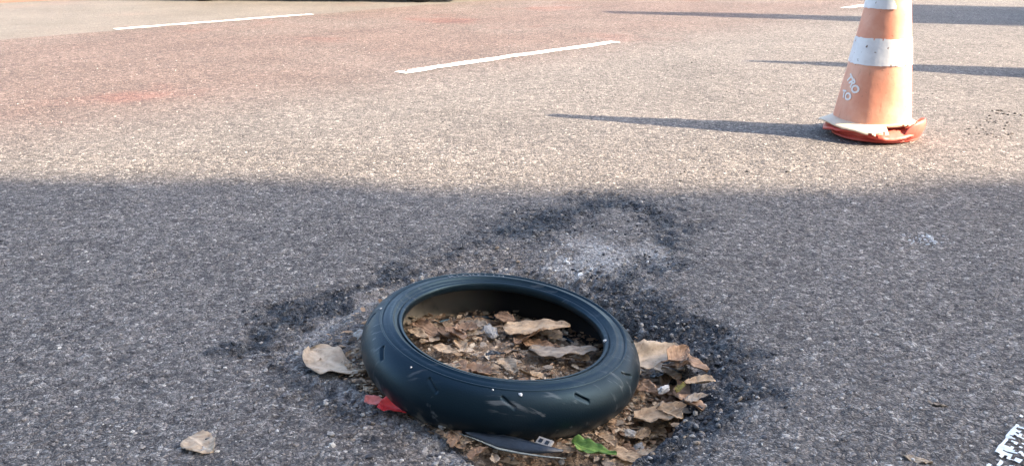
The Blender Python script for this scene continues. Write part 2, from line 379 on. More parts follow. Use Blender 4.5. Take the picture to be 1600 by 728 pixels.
M = dict(
    asphalt=mat_asphalt(), white_line=mat_paint('road_paint', (0.78, 0.77, 0.73)), worn_line=mat_paint('worn_road_paint', (0.74, 0.80, 0.82), 0.9),
    tread=mat_rubber('tread_rubber', (0.0016, 0.0062, 0.0112), 0.40, 1.0), side=mat_rubber('sidewall_rubber', (0.002, 0.0075, 0.0125), 0.31, 0.35),
    liner=mat_liner(), letters=mat_simple('raised_lettering', (0.13, 0.15, 0.17), 0.75), fleck=mat_simple('white_fleck', (0.62, 0.63, 0.63), 0.8),
    tan=mat_leaf('tan_leaf', (0.27, 0.175, 0.10), (0.51, 0.37, 0.235)), brown=mat_leaf('brown_leaf', (0.18, 0.105, 0.06), (0.38, 0.245, 0.155)),
    grey=mat_leaf('grey_leaf', (0.17, 0.135, 0.105), (0.36, 0.295, 0.225)), pale=mat_leaf('pale_leaf', (0.33, 0.25, 0.175), (0.54, 0.43, 0.31), (0.22, 0.14, 0.08)),
    green=mat_leaf('green_leaf', (0.045, 0.12, 0.02), (0.16, 0.27, 0.05), (0.30, 0.24, 0.08)), olive=mat_leaf('yellow_leaf', (0.16, 0.12, 0.02), (0.36, 0.28, 0.06)),
    red=mat_simple('red_petal', (0.74, 0.05, 0.055), 0.42, 0.2, 60, 0.001), pinkish=mat_simple('pink_petal', (0.78, 0.26, 0.24), 0.5, 0.2, 60, 0.001),
    shard=mat_simple('dark_plastic', (0.015, 0.022, 0.032), 0.35, 0.4, 40, 0.001), shard_edge=mat_simple('pale_broken_edge', (0.24, 0.26, 0.24), 0.7, 0.4, 80),
    litter=mat_vcol('leaf_crumbs'), gravel=mat_vcol('loose_stone', 0.85, 0.0015), clip=mat_simple('grey_clip', (0.36, 0.34, 0.31), 0.6, 0.2, 60),
    stone=mat_simple('grey_stone', (0.30, 0.295, 0.285), 0.85, 0.4, 45, 0.003),
    orange=mat_cone('faded_orange_rubber', (0.66, 0.285, 0.185), (0.74, 0.42, 0.30)), redrub=mat_cone('red_rubber', (0.58, 0.075, 0.055), (0.66, 0.16, 0.12)),
    beige=mat_cone('bleached_rubber', (0.62, 0.50, 0.37), (0.70, 0.56, 0.42)), band=mat_band(), white=mat_simple('white_print', (0.80, 0.79, 0.77), 0.6, 0.05),
    plaster=mat_simple('plaster', (0.50, 0.47, 0.43), 0.9, 0.1, 1.2), trim=mat_simple('stone_trim', (0.42, 0.40, 0.37), 0.85), frame=mat_simple('painted_frame', (0.30, 0.28, 0.25), 0.5),
    glass=mat_simple('dark_glass', (0.03, 0.04, 0.05), 0.1), concrete=mat_simple('kerb_concrete', (0.33, 0.32, 0.29), 0.9, 0.2, 3, 0.004),
    redkerb=mat_simple('red_paving', (0.16, 0.095, 0.08), 0.9, 0.25, 2, 0.004),
    steel=mat_simple('galvanised_steel', (0.40, 0.41, 0.42), 0.45, 0.1, 8, 0, 0.8), carpaint=mat_simple('grey_car_paint', (0.08, 0.085, 0.095), 0.3, 0.05), vanpaint=mat_simple('white_van_paint', (0.72, 0.72, 0.70), 0.35, 0.05),
    black=mat_simple('black_rubber', (0.018, 0.018, 0.02), 0.7), lamp=mat_simple('lamp_glass', (0.55, 0.5, 0.45), 0.2), wood=mat_simple('weathered_wood', (0.20, 0.155, 0.115), 0.85, 0.3, 5, 0.004))

# ------------------------------------------------------------------ road
XS = axis(-1.45, 1.45, 0.0046, -260, 260, 1.035, 1.035)
YS = axis(1.15, 3.05, 0.0046, -120, 420, 1.07, 1.016)
gx, gy = np.meshgrid(XS, YS); gz, masks = surface(gx.ravel(), gy.ravel())
nx, ny = len(XS), len(YS)
ii = (np.arange(ny - 1)[:, None] * nx + np.arange(nx - 1)[None, :]).ravel()
road = mesh_np('road', np.stack([gx.ravel(), gy.ravel(), gz], 1), np.stack([ii, ii + 1, ii + nx + 1, ii + nx], 1), M['asphalt'])
tag(road, kind='structure')
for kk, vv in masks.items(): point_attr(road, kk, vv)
print('road tris', 2 * len(ii))

def strip(name, a, b, width, mat, step, lift=0.004, wear=None, label=None):
    """a painted line that follows the road surface between two points"""
    a = Vector(a); b = Vector(b); L = (b - a).length; d = (b - a) / L; n = Vector((d.y, -d.x))
    nu = max(2, int(L / step)); nv = max(2, int(width / step)); U, W = np.meshgrid(np.linspace(0, L, nu), np.linspace(-width / 2, width / 2, nv), indexing='ij')
    jx = 0.006 * fbm(U * 30, W * 30, 7, 2)
    X = a.x + d.x * U + n.x * (W + jx); Y = a.y + d.y * U + n.y * (W + jx)
    Z = surface(X.ravel(), Y.ravel(), True)[0] + lift
    ii = (np.arange(nu - 1)[:, None] * nv + np.arange(nv - 1)[None, :]).ravel()
    F = np.stack([ii, ii + nv, ii + nv + 1, ii + 1], 1)
    if wear is not None:
        xc, yc = X.ravel()[ii], Y.ravel()[ii]
        keep = wear(xc, yc, U.ravel()[ii], W.ravel()[ii]); F = F[keep]
    used = np.unique(F); remap = np.full(nu * nv, -1); remap[used] = np.arange(len(used))
    V = np.stack([X.ravel(), Y.ravel(), Z], 1)[used]
    o = mesh_np(name, V, remap[F], mat, road)
    if label: o['label'] = label
    return o
lw = lambda x, y, u, w: fbm(x * 22, y * 22, 91, 4) > -0.42
for a, b, lab in (((625, 115), (962, 66), 'nearest white dash across the sunlit road'), ((1320, 14), (1668, -37), 'white dash passing behind the orange cone'),
                  ((180, 46), (487, 23), 'white dash along the far lane'), ((-420, 90), (-95, 66.5), None)):
    strip('lane_dash', at(*a).xy, at(*b).xy, 0.105, M['white_line'], 0.012, 0.005, lw, lab)
wl = at(1565, 689).xy
wl0 = wl + ACR * 0.075
strip('edge_line', wl0 - ROAD * 1.2, wl0 + ROAD * 0.135, 0.15, M['worn_line'], 0.0048, 0.0035,
      lambda x, y, u, w: (cells(x, y, 0.0135, 171) + 0.75 * fbm(x * 30, y * 30, 95, 3) + 1.2 * np.clip(1.22 - u, -1, 0.06) > 0.66) & (fbm(x * 9, y * 9, 97, 2) > -0.5), 'badly worn white line at the near right corner')

# kerb and pavement beyond the far lane, and on the near side by the building
def ground_strip(name, s0, s1, z0, z1, mat):
    a = ROAD * -160; b = ROAD * 260; V = []
    for c in (a, b):
        for s, z in ((s0, z0 - 0.3), (s0, z1), (s1, z1), (s1, z0 - 0.3)):
            p = c + ACR * s; V.append((p.x, p.y, z))
    o = mesh_py(name, V, [(0, 1, 5, 4), (1, 2, 6, 5), (2, 3, 7, 6)], mat); tag(o, kind='structure'); return o
ground_strip('far_kerb', LINE_FAR - 3.95, LINE_FAR - 3.8, 0, 0.13, M['redkerb'])
ground_strip('far_pavement', LINE_FAR - 9.0, LINE_FAR - 3.953, 0, 0.12, M['redkerb'])

# ------------------------------------------------------------------ motorcycle tyre
tyre = empty('motorcycle_tyre', TYRE_C, (0.022, TYRE_TILT, 0))
tag(tyre, 'black motorcycle tyre without a rim lying tilted in the leaf filled pothole', 'tyre')
R0 = 0.290
tp = []
for i in range(61):                                                   # tread: round crown between the two shoulders
    t = (i / 30 - 1) * 1.25
    zz_ = 1.1 * 0.0495 * math.sin(t) / math.sin(1.25); rr = R0 - 0.034 * ((1 - math.cos(t)) / (1 - math.cos(1.25))) ** 0.92
    tp.append((rr, zz_))
def sipes(V, a):
    n, m, _ = V.shape; r = np.hypot(V[..., 0], V[..., 1]); z = V[..., 2]
    ph = np.broadcast_to(a[:, None], z.shape); cut = np.zeros(z.shape)
    for sgn in (1, -1):
        for per, offs, z0, z1, slant in ((24, 0.0, 0.046, 0.034, 0.085),):
            for kq in range(per // 2):
                c = 2 * math.pi * kq / (per // 2) + offs + (0.1 if sgn < 0 else 0)
                dp = (ph - c + math.pi) % (2 * math.pi) - math.pi
                u0, u1 = np.array([0.0, z0]), np.array([slant * R0, z1])
                x = dp * R0; y = z * sgn; v = u1 - u0
                t = np.clip(((x - u0[0]) * v[0] + (y - u0[1]) * v[1]) / (v @ v), 0, 1)
                d = np.hypot(x - u0[0] - t * v[0], y - u0[1] - t * v[1])
                cut = np.maximum(cut, sstep(0.0032, 0.0012, d))
    k = (r - 0.0045 * cut) / r; V = V.copy(); V[..., 0] *= k; V[..., 1] *= k
    return V
tread = lathe('tread', tp, 1000, M['tread'], tyre, wob=sipes)
re, ze = tp[-1][0], tp[-1][1] / 1.1
side = [(re, ze), (re - 0.0010, ze + 0.0018), (re - 0.0032, ze + 0.0018), (re - 0.0046, ze - 0.0020), (re - 0.0062, ze - 0.0016), (0.2470, 0.0500), (0.2400, 0.0514), (0.2345, 0.0515), (0.2326, 0.0542),
        (0.2296, 0.0542), (0.2278, 0.0500), (0.2235, 0.0484), (0.2205, 0.0474), (0.2194, 0.0440), (0.2176, 0.0440), (0.2166, 0.0482)]
bead = [(0.2166, 0.0482), (0.2130, 0.0480), (0.2100, 0.0458), (0.2082, 0.0415), (0.2080, 0.0345), (0.2092, 0.0310), (0.2125, 0.0300)]
linr = [(0.2125, 0.0300), (0.2180, 0.0340), (0.2260, 0.0400), (0.2400, 0.0440), (0.2580, 0.0410), (0.2700, 0.0330), (0.2780, 0.0215), (0.2820, 0.0100)]
for sg in (1, -1):
    f = (lambda P: [(r, z * sg * 1.1) for r, z in P])
    lathe('sidewall', f(side), 300, M['side'], tyre); lathe('bead', f(bead), 300, M['side'], tyre)
lathe('inner_liner', [(r, z * 1.1) for r, z in linr] + [(0.283, 0)] + [(r, -z * 1.1) for r, z in linr[::-1]], 240, M['liner'], tyre)
# raised lettering on the upper sidewall
def glyph(ch, size, extrude, bold=0.0):
    cu = bpy.data.curves.new('glyph', 'FONT'); cu.body = ch; cu.size = size; cu.extrude = extrude; cu.align_x = 'CENTER'; cu.resolution_u = 3; cu.offset = size * bold
    o = bpy.data.objects.new('glyph', cu); COL.objects.link(o); bpy.context.view_layer.update()
    me = o.evaluated_get(bpy.context.evaluated_depsgraph_get()).to_mesh()
    V = np.array([v.co[:] for v in me.vertices]); F = [list(p.vertices) for p in me.polygons]
    o.evaluated_get(bpy.context.evaluated_depsgraph_get()).to_mesh_clear(); bpy.data.objects.remove(o); bpy.data.curves.remove(cu)
    return V, F
V, F = [], []
word = 'MICHELIN'; r_t = 0.2400; mid = math.radians(107); stepa = 0.0172 / r_t
pr_ = sorted([(r, z * 1.1) for r, z in side[4:8]])
for i, ch in enumerate(word):
    gv, gf = glyph(ch, 0.0165, 0.0008, 0.02); an = mid - (i - (len(word) - 1) / 2) * stepa
    gv[:, 0] *= 1.1
    for p in gv:
        r = r_t - 0.0045 + p[1]; al = an - p[0] / r_t
        V.append((r * math.cos(al), r * math.sin(al), float(np.interp(r, [q[0] for q in pr_], [q[1] for q in pr_])) + 0.0012 + p[2]))
    F += [[q + len(V) - len(gv) for q in fc] for fc in gf]
mesh_py('lettering', V, F, M['letters'], tyre)
# white bits stuck to the rubber
def tyre_spot(px, py):
    best = None
    Mx = Matrix.Translation(TYRE_C) @ Euler((0.022, TYRE_TILT, 0)).to_matrix().to_4x4()
    cs = Vector((0, 0, CAM_H))
    for P, zf in ((tp, 1), (side, 1.1), (bead, 1.1)):
        for r, z in P:
            z = z * zf
            for kq in range(360):
                al = kq * math.pi / 180; w = Mx @ Vector((r * math.cos(al), r * math.sin(al), z)); u, v = proj(w)
                e = (u - px) ** 2 + (v - py) ** 2
                if e < 6:
                    dd = (w - cs).length
                    if best is None or dd < best[0] - 0.01 : best = (dd, al, r, z)
    return best
def blob(name, loc, size, mat, parent=None, seed=0, sub=2, flat=0.7):
    rd = random.Random(seed); bm = bmesh.new(); bmesh.ops.create_icosphere(bm, subdivisions=sub, radius=1)
    o1 = Vector((rd.uniform(0, 50), rd.uniform(0, 50), rd.uniform(0, 50)))
    from mathutils import noise
    for v in bm.verts:
        c = v.co.copy(); q = 1 + 0.55 * noise.noise(c * 1.3 + o1) + 0.2 * noise.noise(c * 3.1 + o1)
        v.co = Vector((c.x * q * size[0], c.y * q * size[1], c.z * q * size[2]))
    o = bm_obj(name, bm, mat, parent); o.location = loc; o.rotation_euler = (0, 0, rd.uniform(0, 6.28)); return o
for i, (px, py, s) in enumerate(((814, 614, 0.0046), (770, 607, 0.0026), (645, 574, 0.0024), (944, 531, 0.0048), (596, 480, 0.0032))):
    b = tyre_spot(px, py)
    if b: blob('white_fleck', (b[2] * math.cos(b[1]), b[2] * math.sin(b[1]), b[3]), (s, s * 0.7, s * 0.55), M['fleck'], tyre, i, 2)

# ------------------------------------------------------------------ traffic cone
CB = at(1358, 211)
cone = empty('traffic_cone', CB)
tag(cone, 'faded orange traffic cone with white reflective bands and a torn base', 'cone')
RB, RT, ZB, ZT = 0.158, 0.030, 0.075, 0.95
def cone_r(z): return RB + (RT - RB) * (z - ZB) / (ZT - ZB)
def dent(V, a):
    V = V.copy(); al = np.arctan2(V[..., 1], V[..., 0]); z = V[..., 2]
    k = 1 + 0.018 * np.sin(3 * al + 2.0 + z * 2) + 0.012 * np.sin(5 * al + z * 7) - 0.03 * np.exp(-((al + 1.9) / 0.35) ** 2) * sstep(0.02, 0.3, z)
    V[..., 0] *= k; V[..., 1] *= k
    return V
zc = np.linspace(ZB - 0.01, ZT, 70)
body_prof = [(cone_r(z), z) for z in zc] + [(RT - 0.004, ZT + 0.004), (RT - 0.012, ZT)] + [(cone_r(z) - 0.006, z) for z in zc[::-7]]
lathe('cone_body', body_prof, 96, M['orange'], cone, wob=dent)
def band(name, z0, z1, torn=False):
    zs = np.linspace(z0, z1, 16); n = 160; a = np.linspace(0, 2 * np.pi, n, endpoint=False)
    V = np.zeros((n, 16, 3)); r = np.array([cone_r(z) for z in zs]) + 0.0028
    V[..., 0] = np.cos(a)[:, None] * r; V[..., 1] = np.sin(a)[:, None] * r
    edge = 0.004 * fbm(a * 6, a * 0 + 3.3, 5, 3)
    V[..., 2] = zs[None, :] + edge[:, None] * (np.linspace(1, -1, 16))[None, :]
    V = dent(V, a)
    i = np.arange(n)[:, None]; j = np.arange(15)[None, :]
    F = np.stack([i * 16 + j, ((i + 1) % n) * 16 + j, ((i + 1) % n) * 16 + j + 1, i * 16 + j + 1], -1)
    keep = np.ones((n, 15), bool)
    if torn:
        al = np.arctan2(np.sin(a), np.cos(a))[:, None]; zz = (j + 0.5) / 15
        lim = -1.72 + 0.35 * fbm(zz * 4 + a[:, None] * 0, a[:, None] * 2, 8, 2)
        keep = ~((al > lim) & (al < 0.9))
    else:
        al = a[:, None]; zz = (j + 0.5) / 15
        keep = ~((fbm(al * 9, zz * 3, 13, 2) > 0.46) & ((zz > 0.82) | (zz < 0.12)))
    return mesh_np(name, V.reshape(-1, 3), F[keep].reshape(-1, 4), M['band'], cone)
band('reflective_band', 0.312, 0.418); band('reflective_band', 0.535, 0.655, True)
def skirt(name, r0, r1, z0, z1, mat, tear, seed, thick=0.005, n=180, m=9):
    """a flexible rubber rim with a ragged outer edge"""
    a = np.linspace(0, 2 * np.pi, n, endpoint=False); al = np.arctan2(np.sin(a), np.cos(a))
    out = r1 * (1 + tear * fbm(a * 3.0, a * 0 + seed, seed, 4) + 0.02 * np.sin(2 * al + seed))
    t = np.linspace(0, 1, m)[None, :]
    r = r0 + (out[:, None] - r0) * t
    z = z0 + (z1 - z0) * t ** 1.3 + 0.012 * t * np.sin(3 * al[:, None] + seed) + 0.006 * t * fbm(a[:, None] * 5, t * 2 + seed, seed + 3, 3)
    top = np.stack([r * np.cos(a)[:, None], r * np.sin(a)[:, None], z], -1)
    bot = top[:, ::-1].copy(); bot[..., 2] -= thick
    return a, np.concatenate([top, bot], 1)
def skirt_obj(name, args, mat, cutf=None):
    a, V = args; n, m, _ = V.shape; i = np.arange(n)[:, None]; j = np.arange(m)[None, :]
    F = np.stack([i * m + j, i * m + (j + 1) % m, ((i + 1) % n) * m + (j + 1) % m, ((i + 1) % n) * m + j], -1)
    if cutf is not None:
        jj = np.where(j < m // 2, j, m - 2 - j) / (m // 2)
        F = F[~cutf(np.arctan2(np.sin(a), np.cos(a))[:, None], np.broadcast_to(jj, F.shape[:2]))]
    F = F.reshape(-1, 4)
    return mesh_np(name, V.reshape(-1, 3), F, mat, cone)
# camera sees the cone from azimuth -1.98 rad; the torn bites are at the front right
cutf = lambda al, t: ((al > -1.62) & (al < -0.50) & (t > 0.34 + 0.35 * fbm(al * 2.2, t * 0, 17, 2))) | ((al > -2.02) & (al < -1.70) & (t > 0.62 + 0.5 * fbm(al * 4, t * 0, 19, 2)))
skirt_obj('flange', skirt('flange', 0.150, 0.212, 0.081, 0.058, M['beige'], 0.05, 4), M['beige'], cutf)
skirt_obj('flange_lining', skirt('flange', 0.120, 0.192, 0.066, 0.038, M['redrub'], 0.05, 9, 0.010), M['redrub'])
def ringwob(V, a):
    V = V.copy(); al = np.arctan2(V[..., 1], V[..., 0])
    V[..., 0] += 0.022
    k = 1 + 0.02 * np.sin(2 * al + 0.4) + 0.012 * np.sin(7 * al); V[..., 0] *= k; V[..., 1] *= k
    return V
lathe('base_ring', [(0.110, 0.004), (0.168, 0.003), (0.175, 0.006), (0.176, 0.012), (0.166, 0.016), (0.160, 0.017), (0.166, 0.020), (0.172, 0.026), (0.171, 0.034), (0.160, 0.041), (0.120, 0.045), (0.110, 0.040)],
      110, M['redrub'], cone, closed=True, wob=ringwob)
# flap of the base bent up on the right
V, F = [], []; nu, nv = 13, 9
for i in range(nu):
    for j in range(nv):
        u = i / (nu - 1); v = j / (nv - 1); al = -1.30 + 1.40 * u; r = 0.170 + 0.026 * math.sin(2.2 * v) * math.sin(3.14 * u)
        z = 0.006 + 0.090 * v * (0.15 + 0.85 * math.sin(3.14 * u) ** 0.5)
        V.append((r * math.cos(al) + 0.022, r * math.sin(al), z + 0.004 * math.sin(9 * u)))
for i in range(nu - 1):
    for j in range(nv - 1): F.append((i * nv + j, (i + 1) * nv + j, (i + 1) * nv + j + 1, i * nv + j + 1))
fl = mesh_py('bent_flap', V, F, M['redrub'], cone, True)
md = fl.modifiers.new('thick', 'SOLIDIFY'); md.thickness = 0.006
# printed letters wrapped on the cone
VIEW = math.atan2(-CB.y, -CB.x)
def cone_spot(px, py):
    best = None
    for i in range(181):
        al = VIEW - math.pi / 2 + math.pi * i / 180
        for j in range(120):
            z = 0.09 + 0.3 * j / 120; r = cone_r(z); u, v = proj((CB.x + r * math.cos(al), CB.y + r * math.sin(al), z))
            e = (u - px) ** 2 + (v - py) ** 2
            if best is None or e < best[0]: best = (e, al, z)
    return best[1], best[2]
def print_letter(ch, px, py, rot, size):
    al, z0 = cone_spot(px, py); gv, gf = glyph(ch, size, 0.0006, 0.035); c, s = math.cos(rot), math.sin(rot)
    gv[:, 1] -= size * 0.35; V = []
    for p in gv:
        x = (p[0] * c - p[1] * s) * 1.15; y = p[0] * s + p[1] * c; z = z0 + y; r = cone_r(z) + 0.0022 + p[2]; b = al + x / cone_r(z0)
        V.append((r * math.cos(b), r * math.sin(b), z))
    W = dent(np.array(V)[:, None, :], None)[:, 0, :]
    mesh_py('printed_letter', W, gf, M['white'], cone)
for ch, px, py, rot in (('T', 1328.5, 122.5, -0.75), ('R', 1333, 130, -0.85), ('O', 1337.5, 139, -0.95), ('T', 1318.5, 147, 0.10), ('O', 1325.5, 150.5, 0.05)):
    print_letter(ch, px, py, rot, 0.043)

# ------------------------------------------------------------------ leaves and bits in and round the hole
def hz(x, y): return float(surface(np.array([x]), np.array([y]))[0][0])
class Leaf:
    def __init__(s): s.cache = {}
def leaf_mesh(name, L, W, seed, mat, curl=0.25, fold=0.15, tip=1.0, ragged=0.06, stem=True, nu=20, nv=11, torn=0.0):
    """a dry leaf: blade with midrib and side veins, curled and crumpled, and its stalk"""
    rd = np.random.default_rng(seed); u = np.linspace(0, 1, nu)[:, None]; v = np.linspace(-1, 1, nv)[None, :]
    wid = W / 2 * np.sin(np.pi * np.clip(u, 0, 1) ** (0.75 if tip > 0.5 else 1.0)) ** (0.62) * (1 - 0.18 * u)
    wid = wid * (1 + ragged * (2 * fbm(u * 9 + seed, np.sign(v) * 3.1 + 0 * u, seed, 3))) + 0.0006
    if torn: wid = wid * np.where(v > 0, 1 - torn * sstep(0.35, 0.7, u) * (0.7 + fbm(u * 12, v * 0, seed + 5, 2)), 1)
    x = (u - 0.5) * L + 0 * v; y = wid * v
    ang = curl * 2.2 * (u - 0.5)
    z = 0.5 * L * curl * (2 * u - 1) ** 2 * 0.5 + 0 * v
    z = z + np.abs(v) ** 1.5 * wid * fold * 1.6
    z = z + 0.010 * (L / 0.08) * fbm(u * 3 + seed, v * 1.3 + seed, seed + 1, 3) * (0.5 + 0.5 * np.abs(v))
    z = z + 0.004 * (L / 0.08) * np.sin(u * 22 + 3 * np.abs(v) + seed) * np.abs(v) * 0.35
    z = z + 0.0035 * fbm(u * 9 + seed, v * 4, seed + 2, 2)
    y = y + 0.006 * (L / 0.08) * np.sin(u * 3.0 + seed)
    P = np.stack([x, y + 0 * x, z], -1).reshape(-1, 3)
    ii = (np.arange(nu - 1)[:, None] * nv + np.arange(nv - 1)[None, :]).ravel()
    F = np.stack([ii, ii + nv, ii + nv + 1, ii + 1], 1)
    o = mesh_np(name, P, F, mat)
    vein = np.maximum(np.exp(-(v / 0.07) ** 2) + 0 * u, 0.6 * np.exp(-((np.mod(u * 7 - np.abs(v) * 1.6, 1) - 0.5) / 0.10) ** 2) * (np.abs(v) < 0.95))
    point_attr(o, 'vein', vein.ravel())
    md = o.modifiers.new('thick', 'SOLIDIFY'); md.thickness = 0.0006; md.offset = 0
    if stem:
        bm = bmesh.new(); z0 = P[nv // 2]; n = 6; rings = []
        for i in range(6):
            t = i / 5; c = Vector((z0[0] - t * L * 0.22, z0[1] + 0.05 * L * t * t, z0[2] - 0.004 * t)); rr = 0.0011 * (1 - 0.3 * t)
            rings.append([bm.verts.new(c + Vector((0, rr * math.cos(k * 1.0472), rr * math.sin(k * 1.0472)))) for k in range(n)])
        for a, b in zip(rings, rings[1:]):
            for k in range(n): bm.faces.new((a[k], a[(k + 1) % n], b[(k + 1) % n], b[k]))
        bm.faces.new(rings[-1])
        bm_obj('stalk', bm, mat, o, True)
    return o
def lay(o, x, y, yaw, lift=0.0, roll=0.0, pitch=0.0):
    """set a loose thing down on the surface that is under it"""
    o.rotation_euler = (roll, pitch, yaw); R = o.rotation_euler.to_matrix()
    co = np.empty(len(o.data.vertices) * 3); o.data.vertices.foreach_get('co', co); co = co.reshape(-1, 3) @ np.array(R).T
    g = surface(co[:, 0] + x, co[:, 1] + y)[0]
    q = np.sort(g - co[:, 2]); z = q[int(len(q) * 0.93)]
    o.location = (x, y, z + lift)
    return o
G_IN = 'dry leaves lying inside the tyre'; G_RT = 'dry leaves heaped to the right of the tyre'; G_FR = 'dry leaves along the front of the tyre'
def place_leaf(px, py, z, Lpx, Wr, ang, seed, mat, label, cat='leaf', group=None, name='dry_leaf', lift=0.0, roll=0.0, **kw):
    """px,py middle of the leaf in the photograph, Lpx its length there, ang its direction on the ground"""
    p = at(px, py, z); e = at(px + 1, py, z); mpp = (e - p).length
    o = leaf_mesh(name, Lpx * mpp, Lpx * mpp * Wr, seed, M[mat], **kw)
    lay(o, p.x, p.y, ang, lift, roll); tag(o, label, cat, group); return o
R = math.radians
place_leaf(528, 567, 0.0, 128, 0.54, R(-34), 3, 'pale', 'large pale tan leaf poking out from the left side of the tyre', curl=0.10, fold=0.08, stem=False, lift=0.004)
place_leaf(314, 694, 0.0, 68, 0.80, R(-30), 8, 'pale', 'single beige crinkled leaf lying alone on the asphalt at lower left', curl=0.14, fold=0.12, stem=False, ragged=0.12)
place_leaf(1025, 553, -0.01, 105, 0.62, R(-8), 11, 'pale', 'broad pale crumpled leaf at the right rear of the tyre', curl=0.16, fold=0.25, lift=0.022, ragged=0.2, roll=0.25)
place_leaf(1058, 558, -0.01, 52, 0.70, R(35), 17, 'brown', 'curled brown leaf end on top of the pale leaf right of the tyre', curl=0.55, fold=0.5, lift=0.028, roll=0.3)
place_leaf(1034, 620, -0.02, 96, 0.58, R(16), 23, 'tan', 'wide tan leaf with a wavy edge at the right corner of the hole', curl=0.18, fold=0.2, lift=0.018, ragged=0.14)
place_leaf(1014, 592, -0.02, 44, 0.62, R(-65), 29, 'brown', 'small reddish brown leaf leaning on the right flank of the tyre', curl=0.2, fold=0.2, lift=0.026, roll=0.35)
place_leaf(1066, 591, -0.01, 36, 0.34, R(50), 31, 'olive', 'narrow mustard yellow leaf strip right of the tyre', curl=0.1, fold=0.3, lift=0.062, stem=False, name='yellow_leaf')
place_leaf(1090, 607, 0.0, 44, 0.42, R(20), 37, 'grey', 'thin grey leaf at the far right tip of the hole', curl=0.25, fold=0.25, lift=0.008)
place_leaf(980, 684, -0.03, 60, 0.58, R(-28), 41, 'tan', 'flat tan leaf at the front right beside the green leaf', curl=0.08, fold=0.10, lift=0.016, stem=False)
place_leaf(948, 678, -0.03, 40, 0.6, R(-60), 43, 'tan', 'upright folded tan leaf just behind the green leaf', curl=0.2, fold=0.5, lift=0.016)
place_leaf(928, 700, -0.03, 76, 0.40, R(-26), 47, 'green', 'bright green leaf at the front of the hole', curl=0.16, fold=0.35, lift=0.036, name='green_leaf', stem=False)
place_leaf(885, 704, -0.04, 38, 0.52, R(5), 53, 'tan', 'small flat tan leaf left of the green leaf', curl=0.06, fold=0.06, lift=0.020, stem=False)
place_leaf(1434, 717, 0.0, 42, 0.34, R(-18), 59, 'pale', 'small cream leaf on the asphalt near the worn white line', curl=0.1, fold=0.1, stem=False)
place_leaf(1465, 629, 0.0, 30, 0.36, R(-30), 60, 'grey', 'thin greyish leaf flake on the shaded asphalt at right', curl=0.1, fold=0.1, stem=False)
place_leaf(838, 535, -0.02, 104, 0.50, R(-10), 61, 'tan', 'longest leaf inside the tyre lying at its right rear', curl=0.10, fold=0.10, lift=0.020, ragged=0.1, roll=0.12)
place_leaf(880, 571, -0.03, 108, 0.36, R(-6), 67, 'grey', 'long grey brown leaf inside the tyre near its right bead', curl=0.08, fold=0.15, lift=0.018)
place_leaf(790, 513, -0.02, 40, 0.75, R(-25), 71, 'brown', 'squarish rust brown leaf inside the tyre at the rear', curl=0.12, fold=0.1, lift=0.018, stem=False)
place_leaf(845, 556, -0.03, 60, 0.45, R(-25), 73, 'brown', 'dark brown leaf tucked under the longest leaf inside the tyre', curl=0.12, fold=0.2, lift=0.012)
place_leaf(672, 530, -0.0, 70, 0.42, R(-48), 79, 'brown', 'slanting brown leaf inside the tyre at the left end', curl=0.12, fold=0.25, lift=0.018)
place_leaf(655, 545, -0.0, 52, 0.40, R(-40), 83, 'tan', 'narrow tan leaf against the left bead inside the tyre', curl=0.15, fold=0.25, lift=0.022)
place_leaf(700, 575, -0.01, 52, 0.52, R(-18), 89, 'tan', 'torn tan leaf inside the tyre behind its front edge', curl=0.15, fold=0.2, lift=0.016, torn=0.5)
# heaps of look-alike leaves
rd = random.Random(12); protos = [leaf_mesh('dry_leaf', 0.055, 0.055 * w, 100 + i, M[m_], curl=c, fold=f_, ragged=rg, stem=False, torn=t, nu=14, nv=8) for i, (w, m_, c, f_, rg, t) in enumerate(
    ((0.5, 'tan', 0.2, 0.3, 0.15, 0), (0.6, 'brown', 0.25, 0.25, 0.2, 0.6), (0.42, 'grey', 0.15, 0.35, 0.12, 0), (0.7, 'brown', 0.3, 0.3, 0.25, 0.4), (0.5, 'tan', 0.35, 0.45, 0.2, 0.5), (0.55, 'pale', 0.2, 0.3, 0.25, 0.3)))]
used = set()
def heap(n, region, group, label, smin, smax, lift):
    k = 0; tries = 0
    while k < n and tries < 5000:
        tries += 1; p = region()
        if p is None: continue
        i = rd.randrange(len(protos)); src = protos[i]
        if i not in used: o = src; used.add(i)
        else: o = src.copy(); link(o)
        s = rd.uniform(smin, smax); o.scale = (s, s * rd.uniform(0.8, 1.15), s)
        lay(o, p[0], p[1], rd.uniform(0, 6.28), rd.uniform(*lift), rd.uniform(-0.3, 0.3), rd.uniform(-0.25, 0.25))
        tag(o, label % KINDS[i], 'leaf', KINDS[i] + ' ' + group); k += 1
KINDS = ('tan', 'torn brown', 'narrow grey', 'broad rust brown', 'curled torn tan', 'pale cream')
TC = TYRE_C.xy
def r_in():
    a = rd.uniform(0, 6.28); r = 0.19 * math.sqrt(rd.random()); return (TC.x + r * math.cos(a), TC.y + r * math.sin(a))
def around(pts, jx, jy):
    def f():
        i = rd.randrange(len(pts) - 1); t = rd.random(); a, b = pts[i], pts[i + 1]
        q = at(a[0] + (b[0] - a[0]) * t + rd.uniform(-jx, jx), a[1] + (b[1] - a[1]) * t + rd.uniform(-jy, jy), -0.02)
        if (q.xy - TC).length < 0.272: return None
        return (q.x, q.y)
    return f
heap(34, r_in, G_IN, 'one of the small %s leaves strewn inside the tyre', 0.55, 1.25, (0.006, 0.018))
heap(28, around([(1000, 540), (1060, 570), (1085, 605), (1040, 630), (1000, 655), (965, 690)], 26, 16), G_RT, 'one of the %s leaves heaped against the right side of the tyre', 0.8, 1.45, (0.0, 0.016))
